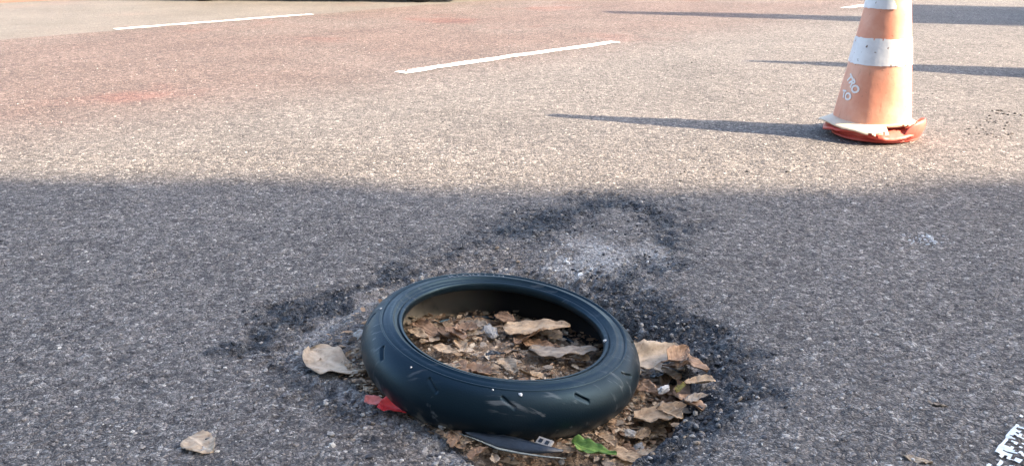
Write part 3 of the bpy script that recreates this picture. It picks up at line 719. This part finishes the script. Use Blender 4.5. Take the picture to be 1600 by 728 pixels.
heap(20, around([(690, 672), (760, 705), (830, 722), (900, 722), (960, 700)], 14, 10), G_FR, 'one of the small %s leaves along the front of the tyre', 0.4, 0.9, (0.002, 0.014))
heap(6, around([(540, 560), (555, 590), (580, 610)], 12, 12), 'dry leaves at the left corner of the hole', 'one of the small %s leaves by the large leaf left of the tyre', 0.3, 0.6, (0.0, 0.006))

# red petals, rubber strip, clip, dark shards
pt = leaf_mesh('red_petal', 0.062, 0.036, 201, M['red'], curl=0.45, fold=0.55, ragged=0.05, stem=False); p = at(614, 628, 0.012)
lay(pt, p.x, p.y, R(-24), 0.010, 0.35); tag(pt, 'bright red curled petal at the left front of the tyre', 'petal')
pt = leaf_mesh('pink_petal', 0.036, 0.026, 203, M['pinkish'], curl=0.35, fold=0.4, ragged=0.05, stem=False); p = at(584, 621, 0.008)
lay(pt, p.x, p.y, R(15), 0.008, 0.25); tag(pt, 'lighter pinkish red petal next to the bright red one', 'petal')
def ribbon(name, pts, widths, mat, thick, lean=0.3):
    V, F = [], []; n = len(pts)
    for i, (p, w) in enumerate(zip(pts, widths)):
        d = (pts[min(i + 1, n - 1)] - pts[max(i - 1, 0)]).normalized(); s = Vector((-d.y, d.x, lean)).normalized()
        for k in range(5):
            q = k / 4 - 0.5; V.append(p + s * w * q + Vector((0, 0, 0.10 * w * (1 - 4 * q * q))))
    for i in range(n - 1):
        for k in range(4): F.append((i * 5 + k, (i + 1) * 5 + k, (i + 1) * 5 + k + 1, i * 5 + k + 1))
    o = mesh_py(name, V, F, mat, None, True); md = o.modifiers.new('thick', 'SOLIDIFY'); md.thickness = thick; return o
pp = [(715, 680), (740, 688), (775, 697), (810, 704), (845, 709), (880, 712)]
pts = [Vector((q.x, q.y, max(hz(q.x, q.y), -0.03) + 0.019)) for q in (at(x, y, -0.022) for x, y in pp)]
rb = ribbon('rubber_strip', pts, [0.006, 0.022, 0.032, 0.030, 0.018, 0.004], M['shard'], 0.003, 0.45)
tag(rb, 'torn dark strip curving along under the front of the tyre', 'strip')
ed = ribbon('frayed_edge', [p + Vector((0.004, -0.017, -0.004)) for p in pts], [0.001, 0.002, 0.004, 0.004, 0.003, 0.001], M['shard_edge'], 0.0015, 0.3); ed.parent = rb
cl = box('clip_body', (0, 0, 0.003), (0.030, 0.017, 0.005), M['clip'], None, 0.001); cl.name = 'plastic_clip'
for dx in (-0.007, 0.006):
    h = box('square_hole', (dx, 0, 0.0057), (0.007, 0.008, 0.0016), M['shard'], cl)
p = at(851, 697, -0.02); lay(cl, p.x, p.y, R(-32), 0.040, 0.3); tag(cl, 'small grey plastic clip with two square holes at the tyre front', 'clip')
for i, (px, py, L, W, a, lab) in enumerate(((1028, 566, 0.034, 0.020, 0.3, 'dark blue grey shard among the leaves right of the tyre'), (775, 589, 0.042, 0.014, 0.05, 'small dark shard inside the tyre behind its front bead'))):
    sh = leaf_mesh('dark_shard', L, W, 300 + i, M['shard'], curl=0.2, fold=0.2, ragged=0.2, stem=False); p = at(px, py, -0.02)
    lay(sh, p.x, p.y, a, 0.044 - 0.014 * i); tag(sh, lab, 'shard')
# stones one can tell apart
def stone(px, py, z, s, mat, lab, seed, lift=0.0, flat=(1, 0.8, 0.6)):
    p = at(px, py, z); o = blob('stone', (0, 0, 0), (s * flat[0], s * flat[1], s * flat[2]), M[mat], None, seed, 3)
    o.location = (p.x, p.y, hz(p.x, p.y) + s * 0.35 + lift); tag(o, lab, 'stone'); return o
stone(765, 536, -0.02, 0.026, 'stone', 'rough grey lump of stone in the middle of the tyre', 1, 0.006, (1.15, 0.8, 0.55))
stone(1021, 519, 0.0, 0.013, 'stone', 'rounded grey pebble behind the right side of the tyre', 2)
stone(1038, 588, -0.02, 0.011, 'fleck', 'whitish pebble among the leaves right of the tyre', 3, 0.040, (1.5, 0.7, 0.6))
stone(1001, 657, -0.02, 0.011, 'stone', 'pale pebble at the tyre front right corner', 4, 0.010)
stone(985, 645, -0.02, 0.013, 'clip', 'flat grey pebble wedged against the right front of the tyre', 5, 0.010)
stone(692, 669, -0.01, 0.009, 'stone', 'pale pebble on the rim of the hole below the tyre front', 6, 0.004)
stone(884, 404, 0.0, 0.006, 'fleck', 'white chip on the light grey patch behind the tyre', 7, 0, (1.3, 0.8, 0.5))
stone(907, 419, 0.0, 0.007, 'fleck', 'larger white chip at the front of the light grey patch', 8, 0, (1.4, 0.9, 0.5))
stone(563, 520, 0.0, 0.016, 'clip', 'brownish lump against the left rear of the tyre', 10)

# loose crumbs nobody could count
def crumbs(name, P, S, C, seed, shape):
    rdn = np.random.default_rng(seed); n = len(P)
    if shape == 'rock':
        g = (1 + 5 ** 0.5) / 2
        base = np.array([(-1, g, 0), (1, g, 0), (-1, -g, 0), (1, -g, 0), (0, -1, g), (0, 1, g), (0, -1, -g), (0, 1, -g), (g, 0, -1), (g, 0, 1), (-g, 0, -1), (-g, 0, 1)]) / 1.9
        fc = np.array([(0, 11, 5), (0, 5, 1), (0, 1, 7), (0, 7, 10), (0, 10, 11), (1, 5, 9), (5, 11, 4), (11, 10, 2), (10, 7, 6), (7, 1, 8), (3, 9, 4), (3, 4, 2), (3, 2, 6), (3, 6, 8), (3, 8, 9), (4, 9, 5), (2, 4, 11), (6, 2, 10), (8, 6, 7), (9, 8, 1)])
        V = base[None] * (1 + 0.45 * (rdn.random((n, 12, 1)) - 0.5)) * np.array([1, 0.75, 0.6]); V = V * (0.8 + 0.4 * rdn.random((n, 1, 3)))
    else:
        base = np.array([(-1, -0.1, 0), (-0.45, 0.42, 0.1), (0.35, 0.5, 0), (1, 0.1, 0.12), (0.5, -0.45, 0.02), (-0.4, -0.5, 0.12), (0, 0, 0.22)])
        base = np.concatenate([base, base * [0.97, 0.97, 1] - [0, 0, 0.05]])
        fc = [(6, i, (i + 1) % 6) for i in range(5, -1, -1)]; fc = [(a, c, b) for a, b, c in fc]; fc = np.array([(6, i, (i + 1) % 6) for i in range(6)] + [(13, 7 + (i + 1) % 6, 7 + i) for i in range(6)])
        V = base[None] * (0.65 + 0.7 * rdn.random((n, 14, 3))); V[..., 2] *= (rdn.random((n, 1)) * 1.8 - 0.6)
        V[:, 7:] = V[:, :7] - np.array([0, 0, 0.05])
    a = rdn.random(n) * 6.283; rl = (rdn.random(n) - 0.5) * 0.9; c, s = np.cos(a)[:, None], np.sin(a)[:, None]; cr, sr = np.cos(rl)[:, None], np.sin(rl)[:, None]
    x, y, z = V[..., 0], V[..., 1] * cr - V[..., 2] * sr, V[..., 1] * sr + V[..., 2] * cr
    V = np.stack([x * c - y * s, x * s + y * c, z], -1) * S[:, None, None] + P[:, None, :]
    k = V.shape[1]; F = (fc[None] + (np.arange(n) * k)[:, None, None]).reshape(-1, 3)
    o = mesh_np(name, V.reshape(-1, 3), F, M['gravel' if shape == 'rock' else 'litter'], None, False)
    color_attr(o, 'tint', np.repeat(C, k, 0)); tag(o, kind='stuff'); return o
nr = np.random.default_rng(5)
def scatter(n, fx, dens):
    x, y = fx(n); keep = nr.random(n) < dens(x, y); return x[keep], y[keep]
# leaf litter over the floor of the hole
x, y = nr.uniform(-0.42, 0.42, 16000), nr.uniform(1.18, 2.0, 16000)
k_ = inside(x, y, HOLE) & (seg_dist(x, y, HOLE, True) > 0.02) & ((np.hypot(x - TYRE_C.x, y - TYRE_C.y) < 0.315) | (x > 0.15) | (nr.random(16000) < 0.12)) & ((np.hypot(x - TYRE_C.x, y - TYRE_C.y) > 0.25) | (nr.random(16000) < 0.45)); x, y = x[k_], y[k_]
z = surface(x, y)[0] + nr.uniform(0.0, 0.014, len(x)); S = nr.uniform(0.003, 0.0105, len(x)) * (0.5 + nr.random(len(x)) ** 2)
pal = np.array([(0.30, 0.20, 0.125), (0.42, 0.31, 0.21), (0.20, 0.125, 0.075), (0.27, 0.22, 0.17), (0.50, 0.41, 0.30), (0.10, 0.075, 0.055), (0.36, 0.235, 0.14)])
crumbs('leaf_litter', np.stack([x, y, z], 1), S, pal[nr.integers(0, 7, len(x))], 1, 'flake')
# grit round the rim and stones that came loose
x, y = nr.uniform(-0.62, 0.62, 15000), nr.uniform(1.15, 2.35, 15000)
d = seg_dist(x, y, HOLE, True); ins = inside(x, y, HOLE)
k_ = nr.random(len(x)) < np.where(ins, np.where(np.hypot(x - TYRE_C.x, y - TYRE_C.y) < 0.3, 0.02, 0.12), np.exp(-d / 0.05) * np.where((y > 1.62) & (x > -0.1), 0.95, 0.45)); x, y = x[k_], y[k_]
S = 0.0022 + 0.0060 * nr.random(len(x)) ** 3; z = surface(x, y)[0] + S * 0.25
pal = np.array([(0.10, 0.10, 0.11), (0.20, 0.195, 0.19), (0.32, 0.31, 0.29), (0.05, 0.052, 0.06), (0.46, 0.44, 0.41), (0.27, 0.22, 0.17)])
crumbs('rim_grit', np.stack([x, y, z], 1), S, pal[nr.choice(6, len(x), p=(0.26, 0.24, 0.18, 0.18, 0.06, 0.08))], 2, 'rock')
# black bitumen crumbs along the fresh tar, and chips over the whole road
x, y = nr.uniform(-0.85, 0.75, 26000), nr.uniform(1.15, 2.75, 26000)
mk = surface(x, y, False)[1]['tar_and_shade']; k_ = nr.random(len(x)) < mk * 0.42; x, y = x[k_], y[k_]
S = 0.0022 + 0.0045 * nr.random(len(x)) ** 2; z = surface(x, y)[0] + S * 0.05
pal = np.array([(0.022, 0.024, 0.030), (0.05, 0.053, 0.062), (0.10, 0.105, 0.115), (0.20, 0.20, 0.20)])
crumbs('bitumen_crumbs', np.stack([x, y, z], 1), S, pal[nr.choice(4, len(x), p=(0.42, 0.33, 0.20, 0.05))], 3, 'rock')
y = 1.2 + 5.5 * nr.random(9000) ** 1.6; x = (nr.random(9000) * 2 - 1) * (0.35 + 0.64 * y)
k_ = ~inside(x, y, HOLE); x, y = x[k_], y[k_]
S = 0.0018 + 0.0036 * nr.random(len(x)) ** 4 ; z = surface(x, y)[0] + S * 0.1
pal = np.array([(0.55, 0.53, 0.50), (0.34, 0.32, 0.30), (0.20, 0.19, 0.185), (0.07, 0.07, 0.075)])
crumbs('road_grit', np.stack([x, y, z], 1), S, pal[nr.choice(4, len(x), p=(0.16, 0.3, 0.3, 0.24))], 4, 'rock')

# crushed pale chips on the light patch and the splash at the right
qx, qy = [], []
for px, py, sx, sy, n in ((885, 405, 0.030, 0.03, 26), (905, 418, 0.03, 0.02, 20), (940, 400, 0.09, 0.07, 50), (1445, 377, 0.028, 0.022, 60), (1448, 370, 0.012, 0.012, 40), (880, 380, 0.05, 0.05, 22)):
    c = at(px, py); qx.append(c.x + sx * nr.normal(size=n)); qy.append(c.y + sy * nr.normal(size=n))
x, y = np.concatenate(qx), np.concatenate(qy); S = 0.0018 + 0.0045 * nr.random(len(x)) ** 2; z = surface(x, y)[0] + S * 0.2
pal = np.array([(0.62, 0.64, 0.66), (0.45, 0.46, 0.47), (0.36, 0.35, 0.34)])
crumbs('pale_chips', np.stack([x, y, z], 1), S, pal[nr.choice(3, len(x))], 6, 'rock')

# dark broken bits in the cracked surface right of the cone
qx, qy = [], []
for px, py, sx, sy, n in ((1556, 190, 0.03, 0.05, 16), (1572, 178, 0.03, 0.04, 12), (1535, 205, 0.05, 0.05, 14), (1560, 212, 0.03, 0.03, 10), (1120, 270, 0.10, 0.05, 8)):
    c = at(px, py); qx.append(c.x + sx * nr.normal(size=n)); qy.append(c.y + sy * nr.normal(size=n))
x, y = np.concatenate(qx), np.concatenate(qy); S = 0.004 + 0.007 * nr.random(len(x)) ** 2; z = surface(x, y)[0] + S * 0.1
pal = np.array([(0.02, 0.02, 0.022), (0.045, 0.042, 0.04), (0.16, 0.15, 0.14)])
crumbs('broken_asphalt_bits', np.stack([x, y, z], 1), S, pal[nr.choice(3, len(x), p=(0.5, 0.3, 0.2))], 7, 'rock')

# ------------------------------------------------------------------ what stands just outside the picture and throws the shadows
# building behind the viewer: its roof line shades the near road
SHX, SHY = -SUN_AZ.x / math.tan(SUN_ELEV), -SUN_AZ.y / math.tan(SUN_ELEV)
BH = 15.0; EDGE_Y = at(800, 300).y; WALL_Y = EDGE_Y - SHY * BH
bld = empty('street_building', (10, WALL_Y - 4, 0)); tag(bld, 'pale plastered four storey building along the near side of the street', 'building')
def wbox(name, x0, x1, y0, y1, z0, z1, mat, parent=bld, bev=0.0):
    b0 = bld.location
    return box(name, ((x0 + x1) / 2 - b0.x, (y0 + y1) / 2 - b0.y, (z0 + z1) / 2), (x1 - x0, y1 - y0, z1 - z0), mat, parent, bev)
wbox('wall', -22, 46, WALL_Y - 8.0, WALL_Y - 0.30, -0.3, BH - 0.7, M['plaster'])
wbox('parapet', -22.1, 46.1, WALL_Y - 8.1, WALL_Y, BH - 0.7, BH - 0.02, M['trim'])
# coping stones of slightly different height give the roof line its unevenness
xx = -22.0; cr_ = random.Random(4)
while xx < 46:
    w_ = cr_.uniform(0.8, 2.4); wbox('coping', xx, min(xx + w_, 46) - 0.004, WALL_Y - 0.34, WALL_Y + 0.02 + cr_.uniform(-0.03, 0.03), BH - 0.02, BH + cr_.uniform(-0.015, 0.34), M['trim']); xx += w_
for fl_ in range(4):
    for i in range(17):
        x0 = -20.5 + i * 4.0; z0 = 0.9 + fl_ * 3.4
        w = wbox('window', x0, x0 + 1.5, WALL_Y - 0.33, WALL_Y - 0.24, z0, z0 + 1.6, M['frame'])
        b0 = bld.location
        for q in (0, 1):
            g = box('pane', (x0 + 0.39 + 0.72 * q - b0.x, WALL_Y - 0.235 - b0.y, z0 + 0.8), (0.62, 0.02, 1.42), M['glass'], w)
        wbox('sill', x0 - 0.1, x0 + 1.6, WALL_Y - 0.30, WALL_Y - 0.12, z0 - 0.09, z0 - 0.003, M['trim'])

# tall cone added to cast the pointed shadow, and a wooden pole, both unseen
def caster_base(tip_px, height):
    t = at(*tip_px); return Vector((t.x - SHX * height, t.y - SHY * height, 0))
c2 = empty('traffic_cone', caster_base((1170, 96), 1.75)); tag(c2, 'tall orange cone added outside the picture to cast the pointed shadow', 'cone')
lathe('cone_body', [(0.34, 0.03), (0.32, 0.10), (0.03, 1.75), (0.0, 1.755)], 48, M['orange'], c2)
lathe('base_ring', [(0.18, 0.0), (0.32, 0.0), (0.33, 0.02), (0.30, 0.05), (0.18, 0.06)], 48, M['redrub'], c2, closed=True)
pole = empty('utility_pole', caster_base((955, 19), 5.2)); tag(pole, 'weathered wooden utility pole at the roadside outside the picture', 'pole')
lathe('shaft', [(0.30, -0.2), (0.29, 0.4), (0.27, 2.5), (0.24, 4.4), (0.12, 5.15), (0.10, 5.2), (0.0, 5.2)], 24, M['wood'], pole)
box('identification_plate', (-0.17, -0.10, 1.7), (0.05, 0.14, 0.09), M['steel'], pole, 0.004)

def vehicle(name, loc, yaw, L, W, prof, glass_rng, paint, label, cat, wheel_r, wheels):
    root = empty(name, loc, (0, 0, yaw)); tag(root, label, cat)
    bm = bmesh.new(); n = len(prof); L0 = []
    secs = [(-0.5, 0.93), (-0.40, 1.0), (0.40, 1.0), (0.5, 0.93)]; top = max(p[1] for p in prof)
    for s, k in secs:
        ring = []
        for x, z in prof:
            nar = 1 - 0.16 * max(0, (z - 0.9) / (top - 0.9 + 1e-6)) if z > 0.9 else 1
            ring.append(bm.verts.new((x * (0.985 + 0.015 * k) , s * W * nar, z if k == 1.0 else z * 0.97 + 0.02)))
        L0.append(ring)
    for a, b in zip(L0, L0[1:]):
        for i in range(n): bm.faces.new((a[i], a[(i + 1) % n], b[(i + 1) % n], b[i]))
    bm.faces.new(L0[0][::-1]); bm.faces.new(L0[-1])
    bmesh.ops.recalc_face_normals(bm, faces=bm.faces)
    bmesh.ops.bevel(bm, geom=[e for e in bm.edges if e.calc_face_angle(0) > 0.5], offset=0.04, segments=3, affect='EDGES')
    bm_obj('body', bm, paint, root, True)
    for sy in (-1, 1):
        for x0, x1, z0, z1 in glass_rng:
            bm = bmesh.new(); bm_box(bm, ((x0 + x1) / 2, sy * W * 0.455, (z0 + z1) / 2), (x1 - x0, 0.05, z1 - z0), 0.02); bm_obj('side_window', bm, M['glass'], root)
        for wx in wheels:
            w = lathe('wheel', [(wheel_r * 0.62, -0.10), (wheel_r * 0.95, -0.10), (wheel_r, -0.07), (wheel_r, 0.07), (wheel_r * 0.95, 0.10), (wheel_r * 0.62, 0.10)], 32, M['black'], root, closed=True)
            w.location = (wx, sy * (W / 2 - 0.12), wheel_r); w.rotation_euler = (math.pi / 2, 0, 0)
            lathe('rim', [(0.0, -0.08), (0.06, -0.085), (wheel_r * 0.55, -0.05), (wheel_r * 0.63, -0.095), (wheel_r * 0.63, 0.095), (wheel_r * 0.55, 0.05), (0.06, 0.085), (0, 0.08)], 32, M['steel'], w)
        xf = max(p[0] for p in prof)
        h = box('headlight', (xf - 0.05, sy * W * 0.34, 0.68), (0.10, 0.30, 0.14), M['lamp'], root, 0.03)
    return root
car_prof = [(-2.1, 0.30), (-2.15, 0.6), (-2.05, 0.92), (-1.5, 0.98), (-0.95, 1.42), (0.25, 1.45), (0.95, 1.0), (1.9, 0.86), (2.12, 0.62), (2.1, 0.28), (1.7, 0.22), (-1.7, 0.22)]
van_prof = [(-2.5, 0.35), (-2.55, 1.0), (-2.5, 2.05), (-2.3, 2.15), (1.0, 2.15), (1.4, 2.05), (1.95, 1.25), (2.5, 1.05), (2.55, 0.6), (2.5, 0.32), (2.0, 0.28), (-2.0, 0.28)]
pc = at(765, 5.5)
vehicle('parked_car', (pc.x - 2.08, pc.y + 1.02, 0), R(-4.5), 4.2, 1.74, car_prof, [(-0.9, -0.05, 1.02, 1.32), (0.02, 0.62, 1.02, 1.30)], M['carpaint'], 'dark car parked beyond the far lane at the top edge', 'car', 0.31, (-1.32, 1.30))
vc = at(1440, 29); 
vehicle('parked_van', (vc.x + 5.35, vc.y - 0.80, 0), R(-17.0), 5.0, 1.9, van_prof, [(0.2, 1.25, 1.25, 1.85)], M['vanpaint'], 'white van parked at the right outside the picture', 'van', 0.34, (-1.55, 1.65))
